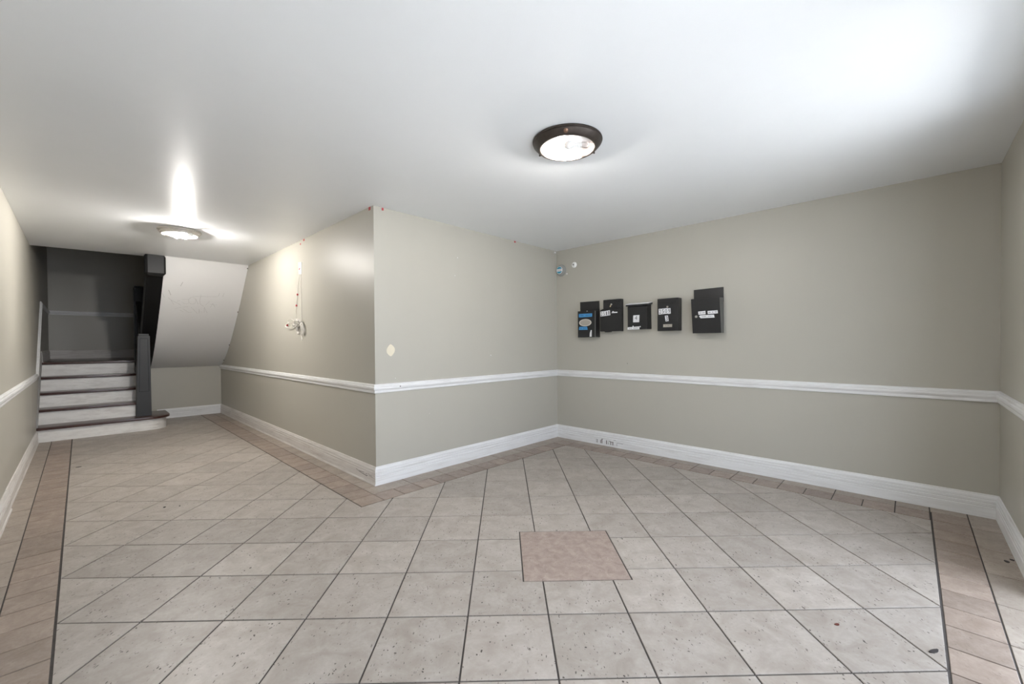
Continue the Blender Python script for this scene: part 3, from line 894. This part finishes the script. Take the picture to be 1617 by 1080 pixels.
# 2: 2511, key hanging from the lock
b2 = empty('mailbox', (XM, 2.49, 1.34), 'black mailbox numbered 2511 with a key in its lock', 'mailbox', GRP)
MB().box(XM - 0.05, XM, 2.356, 2.590, 1.345, 1.712).build('body', M['box'], b2, bev=0.004)
MB().hexa([(XM - 0.05, 2.356, 1.345), (XM - 0.05, 2.615, 1.345), (XM - 0.05, 2.590, 1.612), (XM - 0.05, 2.356, 1.612)],
          [(XM - 0.075, 2.340, 1.347), (XM - 0.075, 2.618, 1.347), (XM - 0.075, 2.618, 1.590), (XM - 0.075, 2.340, 1.604)]).build('front_door', M['box'], b2, bev=0.003)
MB().plate([(2.582, 1.690), (2.368, 1.689), (2.368, 1.672), (2.582, 1.672)], XM - 0.05, 0.006).build('slot_flap', M['box'], b2, bev=0.002)
digits(b2, [(2.611, 1.575), (2.487, 1.588), (2.480, 1.530), (2.611, 1.519)], XM - 0.076, '2511')
label(b2, [(2.468, 1.552), (2.452, 1.575), (2.443, 1.575), (2.431, 1.564), (2.391, 1.564), (2.391, 1.552)], XM - 0.075, 'label', 'torn_sticker')
lock(b2, XM - 0.05, 2.482, 1.655, 0.010)
MB().plate([(2.490, 1.648), (2.479, 1.646), (2.484, 1.624), (2.498, 1.626)], XM - 0.060, 0.003).build('key', M['brass'], b2)
MB().hexa([(XM - 0.06, 2.57, 1.347), (XM - 0.06, 2.49, 1.347), (XM - 0.06, 2.50, 1.336), (XM - 0.06, 2.56, 1.336)],
          [(XM - 0.02, 2.57, 1.347), (XM - 0.02, 2.49, 1.347), (XM - 0.02, 2.50, 1.336), (XM - 0.02, 2.56, 1.336)]).build('bottom_catch', M['box'], b2)
# 3: hinged lid, a white sheet paints the light on its top, card with 4
b3 = empty('mailbox', (XM, 2.145, 1.355), 'small black mailbox with an overhanging lid and a card marked 4', 'mailbox', GRP)
d = 0.08
MB().hexa([(XM, 2.262, 1.360), (XM, 2.022, 1.360), (XM, 2.026, 1.628), (XM, 2.262, 1.628)],
          [(XM - d, 2.262, 1.354), (XM - d, 2.030, 1.358), (XM - d, 2.036, 1.607), (XM - d, 2.262, 1.611)]).build('body', M['box'], b3, bev=0.003)
MB().hexa([(XM, 2.275, 1.628), (XM, 2.010, 1.628), (XM - 0.100, 2.014, 1.612), (XM - 0.100, 2.275, 1.612)],
          [(XM, 2.275, 1.650), (XM, 2.010, 1.650), (XM - 0.100, 2.014, 1.630), (XM - 0.100, 2.275, 1.630)]).build('lid', M['box'], b3, bev=0.003)
MB().hexa([(XM, 2.277, 1.6505), (XM, 2.006, 1.6505), (XM - 0.101, 2.010, 1.6305), (XM - 0.101, 2.277, 1.6305)],
          [(XM, 2.277, 1.655), (XM, 2.006, 1.655), (XM - 0.101, 2.010, 1.635), (XM - 0.101, 2.277, 1.635)]).build('lid_lit_top', M['label'], b3)['label'] = 'lit top of the lid, its light put in as white'
cq = [(2.194, 1.512), (2.121, 1.513), (2.125, 1.435), (2.196, 1.436)]
o = label(b3, cq, XM - d - 0.001, 'label', 'number_card')
text_on([(2.178, 1.507), (2.142, 1.508), (2.144, 1.458), (2.178, 1.457)], XM - d - 0.0028, '4', 0.12, 0.05, 'digit', M['darkink'], o)
sq = [(2.262, 1.383), (2.124, 1.389), (2.121, 1.358), (2.262, 1.356)]
o = label(b3, sq, XM - d - 0.001, 'label', 'paper_strip'); scrawl(o, sq, XM - d - 0.0022, 'greyink', 1)
for y, z in ((2.197, 1.391), (2.114, 1.385)):
    MB().box(XM - d - 0.003, XM - d, y - 0.006, y + 0.006, z - 0.005, z + 0.007).build('tape_tab', M['label'], b3)
# 4: 2509 3
b4 = empty('mailbox', (XM, 1.80, 1.334), 'plain black mailbox numbered 2509 and 3 above a small name plate', 'mailbox', GRP)
d = 0.094
MB().box(XM - d, XM, 1.696, 1.914, 1.334, 1.668).build('body', M['box'], b4, bev=0.004)
MB().plate(q4(1.908, 1.708, 1.616, 1.655), XM - d, 0.005).build('slot_flap', M['box'], b4, bev=0.002)
lock(b4, XM - d, 1.806, 1.580, 0.010)
digits(b4, [(1.900, 1.563), (1.773, 1.565), (1.771, 1.510), (1.899, 1.504)], XM - d, '2509')
digits(b4, [(1.833, 1.489), (1.801, 1.491), (1.793, 1.433), (1.826, 1.430)], XM - d - 0.0002, '3')
pq4 = [(1.849, 1.401), (1.757, 1.401), (1.758, 1.371), (1.851, 1.371)]
o = label(b4, pq4, XM - d, 'nickel', 'name_plate', 0.003); scrawl(o, [(1.835, 1.398), (1.78, 1.398), (1.78, 1.376), (1.835, 1.376)], XM - d - 0.003, 'greyink', 1)
# 5: large, leaning open, tall back plate
b5 = empty('mailbox', (XM, 1.42, 1.302), 'largest black mailbox, rightmost of the row, with three white labels beside a round lock', 'mailbox', GRP)
MB().hexa([(XM, 1.548, 1.302), (XM, 1.293, 1.302), (XM - 0.105, 1.285, 1.302), (XM - 0.105, 1.543, 1.302)],
          [(XM, 1.550, 1.640), (XM, 1.295, 1.640), (XM - 0.130, 1.291, 1.630), (XM - 0.130, 1.548, 1.632)]).build('body', M['box_side'], b5, bev=0.003)['label'] = 'grey casing'
def f5(y, z, t=0.0):
    k = (z - 1.302) / 0.33
    return (XM - 0.105 - 0.025 * k - t, y, z)
dq = [(1.553, 1.634), (1.291, 1.631), (1.285, 1.300), (1.546, 1.300)]
MB().hexa([f5(y, z) for y, z in dq], [f5(y, z, 0.008) for y, z in dq]).build('front_door', M['box'], b5, bev=0.002)
MB().plate([(1.571, 1.738), (1.296, 1.742), (1.294, 1.60), (1.571, 1.60)], XM, 0.012).build('back_plate', M['box'], b5, bev=0.002)
MB().hexa([(XM - 0.012, 1.548, 1.640), (XM - 0.012, 1.296, 1.640), (XM - 0.13, 1.292, 1.630), (XM - 0.13, 1.548, 1.632)],
          [(XM - 0.012, 1.548, 1.644), (XM - 0.012, 1.296, 1.644), (XM - 0.13, 1.292, 1.634), (XM - 0.13, 1.548, 1.636)]).build('top_edge', M['box'], b5)
lock(b5, f5(1.507, 1.462)[0] - 0.008, 1.507, 1.462, 0.012)
def label5(quad, name):
    o = MB().hexa([f5(y, z, 0.008) for y, z in quad], [f5(y, z, 0.0095) for y, z in quad]).build(name, M['label'], b5)
    return o
for qd, nm in (([(1.487, 1.510), (1.420, 1.514), (1.419, 1.481), (1.484, 1.480)], 'label'),
               ([(1.400, 1.511), (1.310, 1.513), (1.307, 1.484), (1.398, 1.482)], 'label'),
               ([(1.480, 1.464), (1.469, 1.474), (1.343, 1.474), (1.338, 1.446), (1.465, 1.445)], 'name_strip')):
    o = label5(qd, nm)
    qq = qd if len(qd) == 4 else [(1.470, 1.472), (1.345, 1.472), (1.342, 1.448), (1.468, 1.447)]
    scrawl(o, qq, f5(1.4, sum(z for y, z in qq) / len(qq))[0] - 0.0102, 'greyink' if nm != 'label' or qd[0][0] > 1.45 else 'ink', 1, (0.36, 0.62) if qd[0][0] < 1.41 else (0.5,))

# ------------------------------------------------------------------ meter dial and round plate by the corner
md = empty('meter_dial', (XM, 3.225, 2.142), 'round grey utility dial with a teal and white face, tucked in the wall corner', 'meter')
MB().lathe([(0.074, 0), (0.074, -0.010), (0.066, -0.014), (0.062, -0.020), (0.058, -0.040), (0.050, -0.046), (0.001, -0.046)], (XM, 3.228, 2.142), axis='x', n=36).build('housing', M['meter_grey'], md, smooth=True)
fc = MB().lathe([(0.048, 0), (0.047, -0.003), (0.001, -0.003)], (XM - 0.046, 3.228, 2.142), axis='x', n=32).build('face', M['label'], md, smooth=True)
for s in (1, -1):
    arc = [(3.228 + 0.042 * math.cos(a), 2.142 + s * 0.042 * math.sin(a)) for a in [math.radians(22 + 136 * k / 14) for k in range(15)]]
    MB().plate(arc, XM - 0.049, 0.0008).build('printed_band', M['teal'], fc)['label'] = 'teal band of the dial face'
scrawl(fc, [(3.262, 2.158), (3.194, 2.158), (3.194, 2.126), (3.262, 2.126)], XM - 0.049, 'greyink', 2)
MB().box(XM - 0.008, XM, 3.137, 3.150, 2.085, 2.098).build('screw_tab', M['label'], md)
rp = empty('wall_button', (XM, 3.031, 2.189), 'small round white button plate on the wall, right of the meter dial', 'wall plate')
MB().lathe([(0.036, 0), (0.036, -0.004), (0.030, -0.009), (0.001, -0.010)], (XM, 3.031, 2.189), axis='x', n=28).build('plate', M['plastic'], rp, smooth=True)
MB().lathe([(0.012, -0.009), (0.011, -0.015), (0.001, -0.016)], (XM, 3.038, 2.192), axis='x', n=18).build('button', M['meter_grey'], rp, smooth=True)
MB().lathe([(0.005, 0), (0.004, -0.003)], (XM, 2.31, 0.978), axis='x', n=8).build('nail_hole', M['pencil'], wr)

# ------------------------------------------------------------------ cable outlet and the hanging cable
wp = empty('wall_plate', (XB, 5.02, 2.085), 'white cable outlet plate high on the long beige wall', 'wall plate')
MB().plate([(5.065, 2.158), (4.972, 2.150), (4.980, 2.013), (5.052, 2.022)], XB, 0.006).build('plate', M['plastic'], wp, bev=0.002)
for y, z in ((5.021, 2.128), (5.014, 2.038)):
    MB().lathe([(0.005, 0), (0.003, -0.002)], (XB - 0.006, y, z), axis='x', n=8).build('screw', M['nickel'], wp)
MB().plate([(5.045, 2.082), (5.010, 2.092), (5.012, 2.073), (5.045, 2.068)], XB - 0.006, 0.0012).build('tape_scrap', M['red'], wp)['label'] = 'red tape scrap'
cb = empty('cable', (XB, 5.05, 1.27), 'off white cable hanging in a tangled bundle below the outlet plate', 'cable')
def cable(pts, r=0.004, k=7, x=0.012, wob=0.010):
    P = [(XB - x - wob * (0.5 + 0.5 * math.sin(i * 1.9)), y, z) for i, (y, z) in enumerate(pts)]
    return MB().tube(spline(P, k), r, 7)
cable([(4.993, 2.014), (4.997, 1.88), (4.984, 1.748), (4.981, 1.599), (4.97, 1.491)], 0.0035, wob=0.002, x=0.006).build('right_strand', M['cable'], cb, smooth=True)
cable([(5.033, 2.022), (5.073, 1.906), (5.098, 1.795), (5.122, 1.702), (5.141, 1.618), (5.149, 1.523)], 0.003, wob=0.002, x=0.006).build('left_strand', M['cable'], cb, smooth=True)
lp = [[(4.927, 1.489), (5.041, 1.508), (5.146, 1.503), (5.186, 1.486), (5.148, 1.446), (5.044, 1.424), (4.941, 1.448), (4.928, 1.484)],
      [(5.105, 1.52), (5.107, 1.473), (5.161, 1.447), (5.284, 1.417), (5.396, 1.43), (5.429, 1.456), (5.338, 1.473), (5.175, 1.438), (5.068, 1.462)],
      [(5.068, 1.462), (5.199, 1.515), (5.308, 1.515), (5.351, 1.493), (5.282, 1.47), (5.146, 1.484), (5.015, 1.497), (4.915, 1.475)],
      [(5.162, 1.428), (5.109, 1.416), (4.98, 1.431), (4.929, 1.448), (4.892, 1.437)]]
for k in range(7):
    a0 = random.uniform(0, 6)
    lp.append([(5.06 + random.uniform(-0.02, 0.02) + 0.085 * random.uniform(0.6, 1.2) * math.cos(a0 + 0.9 * i), 1.462 + 0.038 * random.uniform(0.5, 1.2) * math.sin(a0 + 0.9 * i)) for i in range(7)])
for i, pts in enumerate(lp):
    cable(pts, 0.0042, x=0.014 + 0.004 * (i % 4), wob=0.02).build('cable_loop', M['cable'], cb, smooth=True)
for i, pts in enumerate([[(5.109, 1.43), (5.075, 1.40), (5.085, 1.365), (5.05, 1.338)], [(5.07, 1.43), (5.055, 1.40), (5.065, 1.37), (5.04, 1.345)], [(4.935, 1.475), (4.888, 1.43), (4.872, 1.37), (4.90, 1.327)], [(4.955, 1.46), (4.915, 1.42), (4.905, 1.37), (4.925, 1.335)], [(4.97, 1.45), (4.94, 1.41), (4.93, 1.36), (4.94, 1.33)], [(4.945, 1.44), (4.985, 1.375), (4.985, 1.329), (4.95, 1.291), (4.93, 1.261)]]):
    cable(pts, 0.0085 if i < 5 else 0.004, x=0.014, wob=0.012).build('cable_end', M['cable'], cb, smooth=True)
for y, z in ((5.092, 1.792), (5.128, 1.668), (5.440, 1.452)):
    MB().box(XB - 0.016, XB - 0.003, y - 0.009, y + 0.009, z - 0.010, z + 0.010).build('tape_scrap', M['red'], cb)['label'] = 'red tape scrap'

# ------------------------------------------------------------------ litter on the tiles
def chip(name, x, y, l, w, h, ang, mat, lab):
    pts = []
    for k in range(10):
        a = 2 * math.pi * k / 10
        px, py = l * math.cos(a) * (1 + 0.15 * math.sin(3 * a)), w * math.sin(a)
        pts.append((x + px * math.cos(ang) - py * math.sin(ang), y + px * math.sin(ang) + py * math.cos(ang)))
    o = MB().cham(pts, 0.0, h, 0.002)
    cx = [(x + (a - x), b) for a, b in pts]
    ob = o.build(name, M[mat])
    tag(ob, lab, 'debris')
chip('wood_chip', 2.292, -0.070, 0.024, 0.007, 0.005, -0.55, 'chip', 'dark oblong chip lying on a pale tile in the right foreground')
chip('rust_flake', 2.229, 0.223, 0.011, 0.006, 0.003, -0.6, 'redchip', 'small reddish flake on the tile, further left than the dark oblong chip')
chip('lint_scrap', -0.029, 6.024, 0.022, 0.011, 0.003, 0.2, 'chip', 'dark scrap on the tiles beside the left border near the stairs')
chip('dirt_crumb', 0.422, 4.035, 0.008, 0.008, 0.004, 0.3, 'chip', 'dark round crumb on the pale tiles in the middle of the hallway')
chip('dirt_crumb', 0.505, 3.982, 0.005, 0.005, 0.003, 0.3, 'chip', 'tiny dark speck just right of the dark round crumb in the hallway')
chip('dirt_crumb', 3.500, -0.384, 0.014, 0.010, 0.003, 0.3, 'chip', 'dark crumb near the baseboard in the right corner, nearer the border')
chip('dirt_crumb', 3.544, -0.408, 0.010, 0.008, 0.003, 0.8, 'chip', 'dark crumb against the baseboard in the right corner')
